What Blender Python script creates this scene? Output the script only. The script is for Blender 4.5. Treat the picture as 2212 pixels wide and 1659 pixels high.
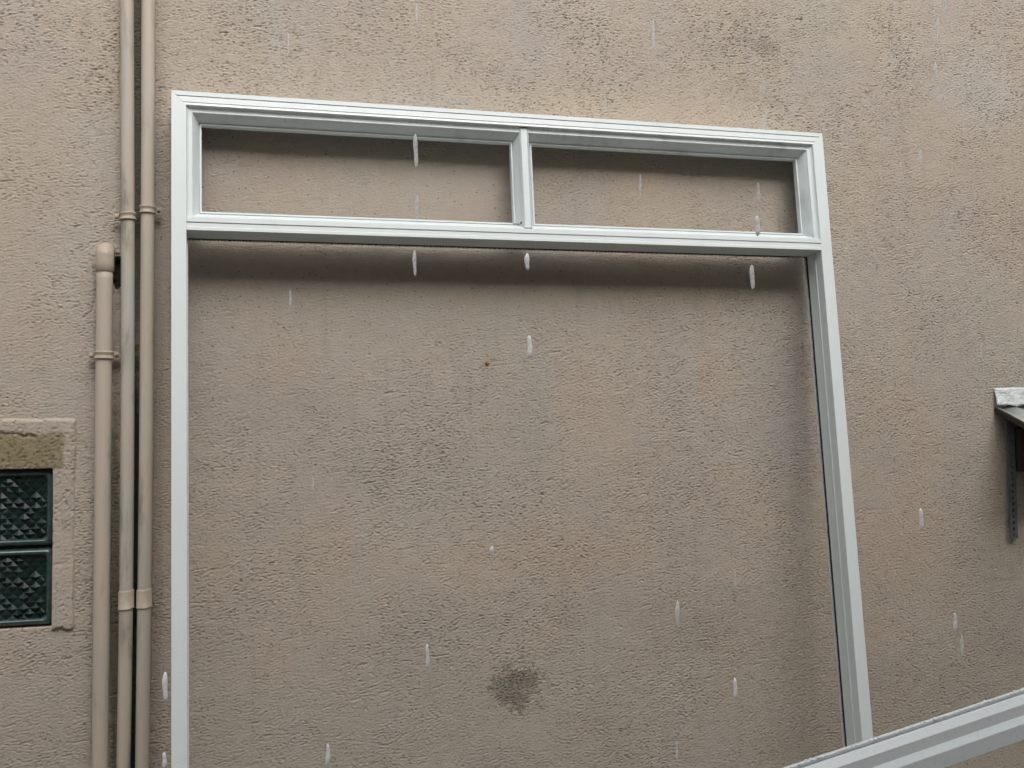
import bpy, bmesh, math, random
import numpy as np
from mathutils import Vector, Matrix

random.seed(4)
rng = np.random.default_rng(11)
SC = bpy.context.scene
COL = SC.collection
R = math.radians
for o in list(bpy.data.objects):
    bpy.data.objects.remove(o)

# ------------------------------------------------------------------ camera
# world: x right along the wall, y into the wall (wall face at y = 0), z up
CAM = Vector((0.0, -2.8617, 1.6))
YAW, PITCH, ROLL = R(15.494), R(2.568), R(-0.690)
F = 2213.6 / 2212.0                     # focal length in picture widths
fwd = Vector((math.sin(YAW) * math.cos(PITCH), math.cos(YAW) * math.cos(PITCH), math.sin(PITCH)))
r0 = Vector((math.cos(YAW), -math.sin(YAW), 0))
u0 = r0.cross(fwd)
cr, sr = math.cos(ROLL), math.sin(ROLL)
rgt = cr * r0 + sr * u0
upv = -sr * r0 + cr * u0
cd = bpy.data.cameras.new('camera')
cam = bpy.data.objects.new('camera', cd)
COL.objects.link(cam)
M = Matrix((rgt, upv, -fwd)).transposed().to_4x4()
M.translation = CAM
cam.matrix_world = M
cd.sensor_fit = 'HORIZONTAL'
cd.sensor_width = 36.0
cd.lens = 36.0 * F
cd.clip_start = 0.05
cd.clip_end = 500
SC.camera = cam

# ------------------------------------------------------------------ light
w = bpy.data.worlds.new('World')
SC.world = w
w.use_nodes = True
nt = w.node_tree
nt.nodes.clear()
sky = nt.nodes.new('ShaderNodeTexSky')
sky.sky_type = 'NISHITA'
sky.sun_disc = False
SUN_EL = 46
sky.sun_elevation = R(SUN_EL)
sky.sun_rotation = R(180 - 8)
sky.air_density = 1.5
sky.dust_density = 5.0
hs = nt.nodes.new('ShaderNodeHueSaturation')
hs.inputs['Saturation'].default_value = 0.30
bg = nt.nodes.new('ShaderNodeBackground')
bg.inputs['Strength'].default_value = 0.15
wo = nt.nodes.new('ShaderNodeOutputWorld')
nt.links.new(sky.outputs[0], hs.inputs['Color'])
nt.links.new(hs.outputs[0], bg.inputs['Color'])
nt.links.new(bg.outputs[0], wo.inputs[0])

sd = bpy.data.lights.new('sun', 'SUN')
sd.energy = 0.52
sd.angle = R(65)
sd.color = (1.0, 0.985, 0.96)
sun = bpy.data.objects.new('sun', sd)
COL.objects.link(sun)
ldir = Vector((-0.04, math.cos(R(SUN_EL)), -math.sin(R(SUN_EL))))
sun.rotation_euler = ldir.to_track_quat('-Z', 'Y').to_euler()
sun.location = (0, -3, 8)

SC.view_settings.view_transform = 'Standard'
SC.view_settings.look = 'None'
SC.view_settings.exposure = 0.74
SC.view_settings.gamma = 1.0
SC.view_settings.use_curve_mapping = False

# ------------------------------------------------------------------ helpers
def px(x, y, yplane=0.0):
    """point of the plane y = yplane seen at photo position x, y (2212 wide)"""
    d = fwd + (x - 1106) / 2213.6 * rgt - (y - 829.5) / 2213.6 * upv
    return CAM + d * ((yplane - CAM.y) / d.y)

def ray(x, y):
    return fwd + (x - 1106) / 2213.6 * rgt - (y - 829.5) / 2213.6 * upv

def tag(o, label=None, cat=None, group=None, kind=None):
    if label: o['label'] = label
    if cat: o['category'] = cat
    if group: o['group'] = group
    if kind: o['kind'] = kind
    return o

def empty(name, loc=(0, 0, 0), mat=None):
    o = bpy.data.objects.new(name, None)
    o.empty_display_size = 0.1
    COL.objects.link(o)
    if mat is not None: o.matrix_world = mat
    else: o.location = loc
    return o

def mesh_obj(name, verts, faces, mat, parent=None, smooth=False):
    me = bpy.data.meshes.new(name)
    me.from_pydata([tuple(v) for v in verts], [], faces)
    me.validate()
    me.update()
    o = bpy.data.objects.new(name, me)
    COL.objects.link(o)
    me.materials.append(mat)
    if smooth:
        me.polygons.foreach_set('use_smooth', [True] * len(me.polygons))
    if parent: o.parent = parent
    return o

def bm_obj(name, bm, mat, parent=None, smooth=False):
    bmesh.ops.recalc_face_normals(bm, faces=bm.faces[:])
    me = bpy.data.meshes.new(name)
    bm.to_mesh(me); bm.free()
    o = bpy.data.objects.new(name, me)
    COL.objects.link(o)
    me.materials.append(mat)
    if smooth:
        me.polygons.foreach_set('use_smooth', [True] * len(me.polygons))
    if parent: o.parent = parent
    return o

def box(bm, x0, x1, y0, y1, z0, z1, bev=0.0):
    vs = [bm.verts.new(p) for p in ((x0,y0,z0),(x1,y0,z0),(x1,y1,z0),(x0,y1,z0),(x0,y0,z1),(x1,y0,z1),(x1,y1,z1),(x0,y1,z1))]
    fs = [bm.faces.new([vs[i] for i in f]) for f in ((0,1,2,3),(4,5,6,7),(0,1,5,4),(1,2,6,5),(2,3,7,6),(3,0,4,7))]
    if bev:
        es = list({e for f in fs for e in f.edges})
        bmesh.ops.bevel(bm, geom=es, offset=bev, segments=2, affect='EDGES')

def revolve(bm, prof, cx, cy, n=28, warp=None):
    """prof: (radius, z) list; a lathe round a vertical axis"""
    rings = []
    for k, (r, z) in enumerate(prof):
        ring = []
        for i in range(n):
            a = 2 * math.pi * i / n
            dz = warp(a) if (warp and warp_mask(k, prof)) else 0
            ring.append(bm.verts.new((cx + r * math.cos(a), cy + r * math.sin(a), z + dz)))
        rings.append(ring)
    for a, b in zip(rings, rings[1:]):
        for i in range(n):
            bm.faces.new((a[i], a[(i+1) % n], b[(i+1) % n], b[i]))
    return rings

def warp_mask(k, prof):
    return 0 < k < len(prof) - 1

# ------------------------------------------------------------------ node helpers
class NT:
    def __init__(self, name):
        self.m = bpy.data.materials.new(name)
        self.m.use_nodes = True
        self.t = self.m.node_tree
        self.t.nodes.clear()
        self.out = self.t.nodes.new('ShaderNodeOutputMaterial')
        self.tc = self.t.nodes.new('ShaderNodeTexCoord').outputs['Object']
    def n(self, typ, **kw):
        nd = self.t.nodes.new('ShaderNode' + typ)
        for k, v in kw.items(): setattr(nd, k, v)
        return nd
    def l(self, a, b): self.t.links.new(a, b)
    def set(self, sock, v):
        if hasattr(v, 'is_output'): self.l(v, sock)
        else: sock.default_value = v
    def math(self, op, a, b=0.0, c=0.0, clamp=False):
        nd = self.n('Math', operation=op, use_clamp=clamp)
        self.set(nd.inputs[0], a); self.set(nd.inputs[1], b); self.set(nd.inputs[2], c)
        return nd.outputs[0]
    def ramp(self, v, lo, hi, a=0.0, b=1.0):
        nd = self.n('MapRange', interpolation_type='SMOOTHSTEP')
        self.set(nd.inputs[0], v)
        for i, q in enumerate((lo, hi, a, b)): self.set(nd.inputs[i+1], q)
        return nd.outputs[0]
    def map(self, scale=(1,1,1), loc=(0,0,0), rot=(0,0,0), vec=None):
        nd = self.n('Mapping')
        self.l(vec or self.tc, nd.inputs[0])
        nd.inputs['Location'].default_value = loc
        nd.inputs['Rotation'].default_value = rot
        nd.inputs['Scale'].default_value = scale
        return nd.outputs[0]
    def noise(self, scale, detail=4, rough=0.55, vec=None, dist=0.0):
        nd = self.n('TexNoise')
        self.l(vec or self.tc, nd.inputs['Vector'])
        nd.inputs['Scale'].default_value = scale
        nd.inputs['Detail'].default_value = detail
        nd.inputs['Roughness'].default_value = rough
        nd.inputs['Distortion'].default_value = dist
        return nd.outputs[0]
    def mix(self, f, a, b, mode='MIX'):
        nd = self.n('Mix', data_type='RGBA', blend_type=mode)
        self.set(nd.inputs[0], f)
        for i, q in ((6, a), (7, b)):
            if hasattr(q, 'is_output'): self.l(q, nd.inputs[i])
            else: nd.inputs[i].default_value = (*q, 1)
        return nd.outputs[2]
    def bump(self, h, strength, dist, normal=None):
        nd = self.n('Bump')
        nd.inputs['Strength'].default_value = strength
        nd.inputs['Distance'].default_value = dist
        self.l(h, nd.inputs['Height'])
        if normal: self.l(normal, nd.inputs['Normal'])
        return nd.outputs[0]
    def principled(self, col, rough=0.5, metal=0.0, spec=0.5, normal=None, **kw):
        p = self.n('BsdfPrincipled')
        if hasattr(col, 'is_output'): self.l(col, p.inputs['Base Color'])
        else: p.inputs['Base Color'].default_value = (*col, 1)
        self.set(p.inputs['Roughness'], rough)
        self.set(p.inputs['Metallic'], metal)
        p.inputs['Specular IOR Level'].default_value = spec
        for k, v in kw.items(): self.set(p.inputs[k.replace('_', ' ')], v)
        if normal: self.l(normal, p.inputs['Normal'])
        self.l(p.outputs[0], self.out.inputs[0])
        return p

def xyz(t):
    s = t.n('SeparateXYZ'); t.l(t.tc, s.inputs[0])
    return s.outputs[0], s.outputs[1], s.outputs[2]

# ------------------------------------------------------------------ materials
def wall_material():
    t = NT('rough_render')
    x, y, z = xyz(t)
    # large drifting tints of old limewash
    n1 = t.noise(1.5, 5, 0.6, t.map(loc=(3.1, 0, 1.7)))
    n2 = t.noise(2.6, 5, 0.62, t.map(loc=(-7.3, 0, 4.4)))
    n3 = t.noise(7.0, 6, 0.65, t.map(loc=(1.3, 0, -2.2), scale=(1, 1, 0.7)))
    n4 = t.noise(34.0, 5, 0.7)
    c = t.mix(t.ramp(n1, 0.36, 0.64), (0.445, 0.355, 0.275), (0.430, 0.370, 0.305))
    c = t.mix(t.ramp(n2, 0.42, 0.66), c, (0.412, 0.347, 0.296))
    c = t.mix(t.ramp(n3, 0.42, 0.70, 0, 0.40), c, (0.445, 0.355, 0.268))
    c = t.mix(t.ramp(n4, 0.30, 0.75, 0.0, 0.36), c, (0.335, 0.280, 0.225))
    # faint greyish rain runs
    st = t.noise(11.0, 4, 0.6, t.map(scale=(1, 1, 0.12), loc=(0.4, 0, 0)))
    c = t.mix(t.ramp(st, 0.54, 0.74, 0, 0.30), c, (0.40, 0.385, 0.35))
    st2 = t.noise(16.0, 4, 0.6, t.map(scale=(1, 1, 0.09), loc=(4.4, 0, 0)))
    c = t.mix(t.ramp(st2, 0.56, 0.74, 0, 0.28), c, (0.27, 0.225, 0.18))
    wob = t.noise(28.0, 4, 0.65, t.map(loc=(5, 0, 5)))
    wob2 = t.noise(120.0, 3, 0.6)
    grit = t.noise(210.0, 3, 0.6, t.map(scale=(1, 1, 1.7)))
    def blotch(cx_, cz_, rx, rz, col, amount, soft=0.6, wobble=1.1, speck=0.0):  # elliptical colour patch: wall stains, plus some painted light and shade
        nonlocal c
        a = t.math('DIVIDE', t.math('SUBTRACT', x, cx_), rx)
        b = t.math('DIVIDE', t.math('SUBTRACT', z, cz_), rz)
        d = t.math('SQRT', t.math('ADD', t.math('MULTIPLY', a, a), t.math('MULTIPLY', b, b)))
        d = t.math('ADD', d, t.math('MULTIPLY', t.math('SUBTRACT', wob, 0.5), wobble * 2))
        d = t.math('ADD', d, t.math('MULTIPLY', t.math('SUBTRACT', wob2, 0.5), wobble * 0.8))
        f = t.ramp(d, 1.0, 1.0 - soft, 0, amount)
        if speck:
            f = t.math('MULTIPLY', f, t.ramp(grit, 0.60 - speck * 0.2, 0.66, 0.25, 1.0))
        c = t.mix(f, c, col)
    for a_, b_, rx, rz, cc, am in ((1118, 1482, 0.085, 0.082, (0.17, 0.14, 0.105), 0.7), (1132, 1462, 0.050, 0.040, (0.115, 0.09, 0.066), 0.85),
                               (1088, 1492, 0.046, 0.048, (0.115, 0.09, 0.066), 0.85), (1122, 1520, 0.035, 0.034, (0.11, 0.09, 0.066), 0.9)):
        P = px(a_, b_)
        blotch(P.x, P.z, rx, rz, cc, am, 0.4, 1.5, 0.9)
    P = px(1350, 235)
    blotch(P.x, P.z, 0.75, 0.09, (0.48, 0.375, 0.27), 0.35, 0.9, 0.7)  # warm bounce glow above the head rail, painted into the wall colour
    P = px(1690, 860)
    blotch(P.x, P.z, 0.17, 0.50, (0.335, 0.29, 0.262), 0.55, 0.9, 0.6)
    P = px(560, 900)
    blotch(P.x, P.z, 0.30, 0.22, (0.37, 0.315, 0.27), 0.5, 0.9, 0.8)
    P = px(1150, 900)
    blotch(P.x, P.z, 0.12, 0.30, (0.36, 0.315, 0.265), 0.45, 0.9, 0.8)
    P = px(1540, 1330)
    blotch(P.x, P.z, 0.35, 0.14, (0.37, 0.30, 0.24), 0.4, 0.9, 0.8)
    P = px(2120, 200)
    blotch(P.x, P.z, 0.25, 0.22, (0.43, 0.385, 0.345), 0.6, 0.9, 0.7)
    P = px(1095, 1500)
    blotch(P.x, P.z, 0.095, 0.06, (0.25, 0.23, 0.18), 0.5, 0.8, 0.9)
    P = px(1652, 100)
    blotch(P.x, P.z, 0.060, 0.040, (0.075, 0.068, 0.048), 0.95, 0.8, 0.6, 0.5)
    P = px(1600, 95)
    blotch(P.x, P.z, 0.30, 0.17, (0.27, 0.225, 0.165), 0.45, 0.9, 0.8, 0.6)
    P = px(1620, 200)
    blotch(P.x, P.z, 0.18, 0.07, (0.22, 0.20, 0.16), 0.5, 0.9, 0.9, 0.6)
    P = px(1770, 60)
    blotch(P.x, P.z, 0.22, 0.26, (0.30, 0.29, 0.22), 0.5, 0.9, 0.9, 0.4)
    P = px(1225, 1345)
    blotch(P.x, P.z, 0.07, 0.09, (0.26, 0.205, 0.15), 0.55, 0.9, 0.8, 0.3)
    P = px(1600, 640)
    blotch(P.x, P.z, 0.09, 0.05, (0.22, 0.18, 0.14), 0.45, 0.9, 0.9, 0.4)
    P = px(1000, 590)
    blotch(P.x, P.z, 0.75, 0.05, (0.30, 0.215, 0.15), 0.45, 0.9, 0.5)  # brown shadow band under the transom rail, painted on the wall
    P = px(2150, 1110)
    blotch(P.x, P.z, 0.30, 0.38, (0.33, 0.27, 0.20), 0.4, 0.9, 0.6)
    P = px(1860, 1480)
    blotch(P.x, P.z, 0.10, 0.12, (0.27, 0.20, 0.16), 0.35, 0.9, 0.9, 0.3)
    # damp olive grime behind the pipes; darkness of gap and hole painted in
    blotch(-0.285, 1.2, 0.018, 0.75, (0.10, 0.085, 0.048), 0.82, 0.6, 0.35)
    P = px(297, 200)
    blotch(P.x, P.z, 0.026, 1.0, (0.085, 0.082, 0.062), 0.85, 0.5, 0.3)
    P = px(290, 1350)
    blotch(P.x, P.z, 0.024, 0.9, (0.018, 0.016, 0.013), 0.97, 0.4, 0.12)  # near-black strip: shade of the narrow gap between pipes, put into the colour
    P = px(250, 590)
    blotch(P.x + 0.004, P.z, 0.017, 0.055, (0.03, 0.022, 0.017), 0.95, 0.4, 0.4)  # dark inside of the broken hole by the elbow, painted as colour
    blotch(-0.18, 1.4, 0.025, 2.0, (0.29, 0.225, 0.18), 0.5, 0.8, 0.5)
    # olive bare patch above the glass blocks
    P = px(60, 972)
    a = t.math('ABSOLUTE', t.math('SUBTRACT', x, P.x - 0.10))
    b = t.math('ABSOLUTE', t.math('SUBTRACT', z, P.z - 0.004))
    f1 = t.ramp(t.math('ADD', a, t.math('MULTIPLY', wob, 0.028)), 0.205, 0.190)
    f2 = t.ramp(t.math('ADD', b, t.math('MULTIPLY', wob, 0.030)), 0.062, 0.054)
    c = t.mix(t.math('MULTIPLY', f1, t.math('MULTIPLY', f2, t.ramp(n4, 0.2, 0.7, 0.95, 0.7))), c, (0.20, 0.160, 0.075))
    # dark grains and pinholes
    for sc, lo, hi, off, amt in ((16.0, 0.026, 0.040, 0.0, 0.9), (34.0, 0.055, 0.09, 3.3, 0.75), (60.0, 0.10, 0.17, 8.1, 0.7)):
        v = t.n('TexVoronoi', feature='F1')
        mv = t.map(loc=(off, 0, off), scale=(1, 0.0, 1.2))
        t.l(mv, v.inputs['Vector'])
        v.inputs['Scale'].default_value = sc
        pick = t.n('SeparateColor'); t.l(v.outputs['Color'], pick.inputs[0])
        gate = t.math('GREATER_THAN', pick.outputs[0], 0.62)
        dd = t.math('ADD', v.outputs['Distance'], t.math('MULTIPLY', t.math('SUBTRACT', wob2, 0.5), hi))
        f = t.math('MULTIPLY', t.ramp(dd, hi, lo, 0, amt), gate)
        c = t.mix(f, c, (0.065, 0.045, 0.03))
    fine = t.noise(420.0, 3, 0.7, t.map(scale=(0.7, 1, 1.2)))
    mid = t.noise(150.0, 4, 0.65, t.map(scale=(0.55, 1, 1.3)), 1.2)
    nb = t.bump(fine, 0.45, 0.0012)
    nb = t.bump(mid, 0.5, 0.004, nb)
    c = t.mix(1.0, c, (0.955, 1.005, 1.045), 'MULTIPLY')
    damp = t.ramp(n2, 0.3, 0.7, 0.72, 0.9)
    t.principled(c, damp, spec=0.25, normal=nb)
    return t.m

def white_material(name, base=(0.66, 0.715, 0.72), dirty=0.5, rough=0.32):
    t = NT(name)
    n = t.noise(9, 5, 0.6, t.map(scale=(1, 1, 0.35)))
    n2 = t.noise(45, 5, 0.7)
    n3 = t.noise(3.0, 3, 0.5, t.map(loc=(2, 5, 1)))
    n5 = t.noise(60, 4, 0.6, t.map(scale=(1, 1, 0.08), loc=(0, 4, 0)))
    c = t.mix(t.ramp(n, 0.52, 0.72, 0, dirty), base, (0.43, 0.48, 0.475))
    c = t.mix(t.ramp(n2, 0.60, 0.78, 0, dirty * 0.5), c, (0.38, 0.42, 0.41))
    c = t.mix(t.ramp(n3, 0.4, 0.7, 0, 0.12), c, (0.56, 0.63, 0.655))
    c = t.mix(t.ramp(n5, 0.58, 0.72, 0, dirty * 0.5), c, (0.44, 0.47, 0.46))
    nb = t.bump(t.noise(700, 2, 0.5), 0.06, 0.0004)
    t.principled(c, t.ramp(n2, 0.3, 0.8, rough, rough + 0.18), spec=0.5, normal=nb)
    return t.m

def pipe_material(name, warm, grey, seed):
    t = NT(name)
    n = t.noise(2.6, 4, 0.6, t.map(scale=(1, 1, 1), loc=(seed, 0, seed)))
    s = t.noise(26, 4, 0.6, t.map(scale=(1, 1, 0.10), loc=(seed, 3, 0)))
    s2 = t.noise(7, 5, 0.65, t.map(scale=(2.2, 1, 0.5), loc=(seed, 9, 0)))
    c = t.mix(t.ramp(n, 0.40, 0.60), warm, grey)
    c = t.mix(t.ramp(s, 0.42, 0.68, 0, 0.5), c, (0.33, 0.325, 0.275))
    c = t.mix(t.math('MULTIPLY', t.ramp(s2, 0.50, 0.66, 0, 0.85), t.ramp(s, 0.35, 0.6)), c, (0.17, 0.17, 0.145))
    nb = t.bump(s, 0.12, 0.001)
    t.principled(c, t.ramp(s, 0.3, 0.7, 0.42, 0.6), spec=0.45, normal=nb)
    return t.m

def simple(name, col, rough=0.6, metal=0.0, spec=0.4, var=0.3, scale=40):
    t = NT(name)
    n = t.noise(scale, 4, 0.65)
    c = t.mix(t.ramp(n, 0.3, 0.7, 0, var), col, tuple(q * 0.45 for q in col))
    nb = t.bump(n, 0.2, 0.001)
    t.principled(c, rough, metal, spec, nb)
    return t.m

M_WALL = wall_material()
M_WHITE = white_material('white_powder_coat', dirty=0.2)
M_WHITE_SMEAR = white_material('white_powder_coat_smeared', dirty=0.85)
M_WHITE_WET = white_material('white_powder_coat_wet', base=(0.65, 0.705, 0.715), dirty=0.12, rough=0.25)
M_PIPE_A = pipe_material('beige_pipe_paint', (0.46, 0.385, 0.315), (0.44, 0.385, 0.325), 1.0)
M_PIPE_B = pipe_material('faded_pipe_paint', (0.445, 0.39, 0.325), (0.41, 0.40, 0.36), 6.0)
M_PIPE_C = pipe_material('tan_pipe_paint', (0.47, 0.395, 0.32), (0.445, 0.40, 0.345), 13.0)
M_PAINT_WARM = simple('tan_fitting_paint', (0.415, 0.348, 0.282), 0.5, var=0.18, scale=60)
M_DARK = simple('black_pile', (0.035, 0.04, 0.036), 0.9)
M_RUST = simple('rusty_iron', (0.33, 0.12, 0.03), 0.8, var=0.7, scale=300)
M_STRAP = simple('weathered_galvanised_steel', (0.14, 0.15, 0.155), 0.45, 0.25, var=0.6, scale=70)
M_BOARD = simple('dark_brown_board', (0.040, 0.028, 0.021), 0.8, var=0.5)
M_ROOF = simple('pale_roof_sheet', (0.42, 0.45, 0.40), 0.55, 0.0, var=0.4, scale=30)
M_GROUND = simple('wet_concrete', (0.24, 0.23, 0.21), 0.55, var=0.3, scale=6)
M_MORTAR = simple('mortar', (0.06, 0.065, 0.055), 0.9)
M_OPP = simple('grey_beige_render', (0.33, 0.31, 0.28), 0.9, var=0.2, scale=5)

t = NT('crinkled_foil')
n = t.noise(45, 5, 0.7, t.map(scale=(0.6, 1, 1.4)), 1.5)
c = t.mix(t.ramp(n, 0.4, 0.7, 0, 0.4), (0.74, 0.80, 0.81), (0.45, 0.52, 0.53))
t.principled(c, 0.38, 0.25, 0.5, t.bump(n, 0.9, 0.006))
M_FOIL = t.m

t = NT('bottle_green_glass')
n = t.noise(30, 4, 0.6)
t.principled(t.mix(t.ramp(n, 0.3, 0.7), (0.005, 0.012, 0.0105), (0.010, 0.024, 0.021)), 0.10, 0.0, 0.32)
M_BLOCK = t.m
t = NT('green_glass_rim')
n = t.noise(50, 4, 0.6)
t.principled(t.mix(t.ramp(n, 0.3, 0.7), (0.020, 0.042, 0.038), (0.038, 0.075, 0.068)), 0.2, 0.0, 0.7)
M_RIM = t.m

t = NT('water')
t.principled((0.80, 0.84, 0.86), 0.08, 0.0, 0.5, Transmission_Weight=0.15, IOR=1.33)
M_WATER = t.m

def rain_material(name, alpha):
    t = NT(name)
    d = t.n('BsdfDiffuse'); d.inputs[0].default_value = (0.95, 0.96, 0.97, 1)  # white albedo stands in for sky light refracted through the drops
    tl = t.n('BsdfTranslucent'); tl.inputs[0].default_value = (0.95, 0.96, 0.97, 1)
    tr = t.n('BsdfTransparent')
    a = t.n('MixShader'); a.inputs[0].default_value = 0.05
    t.l(d.outputs[0], a.inputs[1]); t.l(tl.outputs[0], a.inputs[2])
    b = t.n('MixShader')
    t.l(t.ramp(t.noise(260, 3, 0.6), 0.3, 0.7, alpha * 0.7, alpha), b.inputs[0])
    t.l(tr.outputs[0], b.inputs[1]); t.l(a.outputs[0], b.inputs[2])
    t.l(b.outputs[0], t.out.inputs[0])
    return t.m
M_RAIN = rain_material('sky_white_water', 1.15)
M_RAIN_FAINT = rain_material('thin_water', 0.55)

# ------------------------------------------------------------------ ground
g = mesh_obj('ground', [(-40, -40, 0), (40, -40, 0), (40, 40, 0), (-40, 40, 0)], [(0, 1, 2, 3)], M_GROUND)
tag(g, kind='structure')

# ------------------------------------------------------------------ rendered wall: relief at the scale of the trowel marks
DX, DZ = 0.0030, 0.00205
X0, X1, Z0, Z1 = -0.61, 2.68, 0.44, 3.10
NX, NZ = int((X1 - X0) / DX), int((Z1 - Z0) / DZ)

def gauss_field(lx, lz, ang=0.0, band=0.5, seed=0):
    """random field with typical wavelengths lx, lz (metres), turned by ang"""
    g = np.random.default_rng(seed)
    kx = np.fft.fftfreq(NX, DX)[None, :]
    kz = np.fft.fftfreq(NZ, DZ)[:, None]
    c_, s_ = math.cos(ang), math.sin(ang)
    a = (c_ * kx + s_ * kz) * lx
    b = (-s_ * kx + c_ * kz) * lz
    k = np.sqrt(a * a + b * b)
    filt = np.exp(-((k - 1.0) / band) ** 2)
    f = np.fft.ifft2(np.fft.fft2(g.standard_normal((NZ, NX))) * filt).real
    return f / f.std()

def low(l, seed):
    g = np.random.default_rng(seed)
    kx = np.fft.fftfreq(NX, DX)[None, :]
    kz = np.fft.fftfreq(NZ, DZ)[:, None]
    k = np.sqrt(kx * kx + kz * kz) * l
    f = np.fft.ifft2(np.fft.fft2(g.standard_normal((NZ, NX))) * np.exp(-(k ** 2))).real
    return f / f.std()

def sstep(v, a, b):
    q = np.clip((v - a) / (b - a), 0, 1)
    return q * q * (3 - 2 * q)

xs = X0 + (np.arange(NX) + 0.5) * DX
zs = Z0 + (np.arange(NZ) + 0.5) * DZ
XX, ZZ = np.meshgrid(xs, zs)
d1 = gauss_field(0.0158, 0.0066, R(3), 0.45, 1)
d2 = gauss_field(0.0150, 0.0066, R(30), 0.45, 2)
d3 = gauss_field(0.0150, 0.0066, R(-28), 0.45, 3)
m1 = low(0.05, 4); m2 = low(0.05, 5)
w2 = sstep(m1, 0.2, 1.2); w3 = sstep(m2, 0.2, 1.2)
drag = d1 * (1 - np.maximum(w2, w3)) + d2 * w2 + d3 * w3 * (1 - w2)
roughness = np.clip(0.92 + 0.15 * low(0.09, 6) + 0.20 * low(0.30, 7), 0.35, 1.35)
# rougher towards the right of the wall, smoother behind the transom
roughness *= 0.98 + 0.06 * sstep(XX, 0.5, 2.0)
_P = px(1112, 1487)
roughness += 0.9 * np.exp(-(((XX - _P.x) / 0.07) ** 2 + ((ZZ - _P.z) / 0.06) ** 2))
_P = px(1620, 120)
roughness += 0.15 * np.exp(-(((XX - _P.x) / 0.28) ** 2 + ((ZZ - _P.z) / 0.2) ** 2))
sm = np.exp(-(((XX - 0.55) / 0.75) ** 2 + ((ZZ - 2.12) / 0.26) ** 2))
roughness *= 1 - 0.72 * sm
pits = -sstep(drag, 0.78, 2.1) * 0.0032
crest = sstep(-drag, 0.5, 2.2) * 0.0013
grain = gauss_field(0.0095, 0.0075, 0, 0.5, 8) * 0.00030
# sparse deep arcs and scratches
long_ = gauss_field(0.075, 0.011, R(8), 0.35, 12)
arcs = -sstep(long_, 2.0, 3.0) * 0.0026
undul = low(0.035, 9) * 0.00015 + low(0.12, 10) * 0.00035 + low(0.45, 11) * 0.0012
HF = (pits + crest) * roughness + arcs * np.clip(roughness, 0.3, 1) + grain + undul
def dent(cx_, cz_, rx, rz, dep):
    global HF
    q = ((XX - cx_) / rx) ** 2 + ((ZZ - cz_) / rz) ** 2 + low(0.012, 21) * 0.18
    HF -= sstep(-q, -1.0, -0.5) * dep
P = px(250, 588); dent(P.x + 0.004, P.z, 0.013, 0.050, 0.022)
def crack(pts, wd, dep):
    global HF
    jag = low(0.012, 30 + len(pts)) * 0.0015
    best = np.full_like(HF, 9.0)
    for (ax, az), (bx, bz) in zip(pts, pts[1:]):
        lx, lz = bx - ax, bz - az
        L2 = lx * lx + lz * lz
        tt = np.clip(((XX - ax) * lx + (ZZ - az) * lz) / L2, 0, 1)
        dd = np.hypot(XX - ax - tt * lx, ZZ - az - tt * lz + jag)
        best = np.minimum(best, dd)
    HF -= sstep(-best, -wd, -wd * 0.3) * dep
def pxl(*q): return [(px(a, b).x, px(a, b).z) for a, b in q]
crack(pxl((203, 530), (200, 560), (208, 640), (196, 672), (180, 688)), 0.0028, 0.003)
crack(pxl((90, 655), (140, 670), (175, 660)), 0.002, 0.0015)
crack(pxl((395, 1303), (480, 1300)), 0.0022, 0.002)
crack(pxl((610, 705), (640, 760), (625, 800)), 0.0026, 0.0022)
crack(pxl((905, 985), (935, 935), (960, 905)), 0.0026, 0.0025)

# glass block opening: x < WX1, z WZ0..WZ1
WX0, WX1, WZ0, WZ1 = -0.832, -0.430, 1.112, 1.517

house = empty('rendered_house', (0, 0, 0))
tag(house, 'tall house wall of rough beige pink render stained with grime', 'house')

def build_wall():
    def axis(a, b, step_out, core):
        left = np.arange(a, core[0] - 0.02, step_out)
        right = np.arange(core[-1] + step_out, b + 1e-6, step_out)
        return np.concatenate([left, core, right])
    ax = axis(-3.4, 5.5, 0.2, xs)
    az = axis(0.0, 6.0, 0.2, zs)
    # exact lines at the opening's edges outside the core are set here
    ax = np.sort(np.concatenate([ax, [WX0 - 0.002, WX0]]))
    GX, GZ = np.meshgrid(ax, az)
    H = np.zeros_like(GX)
    i0 = int(np.where(ax == xs[0])[0][0]); k0 = int(np.where(az == zs[0])[0][0])
    ed = np.minimum.reduce([XX - xs[0], xs[-1] - XX, ZZ - zs[0], zs[-1] - ZZ])
    H[k0:k0 + NZ, i0:i0 + NX] = (HF - undul) * sstep(ed, 0.0, 0.02) + undul * sstep(ed, 0.0, 0.16)
    n_x, n_z = len(ax), len(az)
    inside = (GX > WX0 - 0.001) & (GX < WX1) & (GZ > WZ0) & (GZ < WZ1)
    H = np.where(inside, -0.11, H)
    co = np.stack([GX, -H, GZ], -1).reshape(-1, 3).astype(np.float32)
    idx = np.arange(n_x * n_z).reshape(n_z, n_x)
    q = np.stack([idx[:-1, :-1], idx[:-1, 1:], idx[1:, 1:], idx[1:, :-1]], -1).reshape(-1, 4)
    me = bpy.data.meshes.new('wall_face')
    me.vertices.add(len(co)); me.vertices.foreach_set('co', co.ravel())
    nf = len(q)
    me.loops.add(nf * 4); me.loops.foreach_set('vertex_index', q.ravel().astype(np.int32))
    me.polygons.add(nf)
    me.polygons.foreach_set('loop_start', (np.arange(nf) * 4).astype(np.int32))
    me.polygons.foreach_set('loop_total', np.full(nf, 4, np.int32))
    me.polygons.foreach_set('use_smooth', np.ones(nf, bool))
    me.update(calc_edges=True)
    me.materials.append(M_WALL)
    o = bpy.data.objects.new('wall_face', me)
    COL.objects.link(o); o.parent = house
    return o
build_wall()

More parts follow.
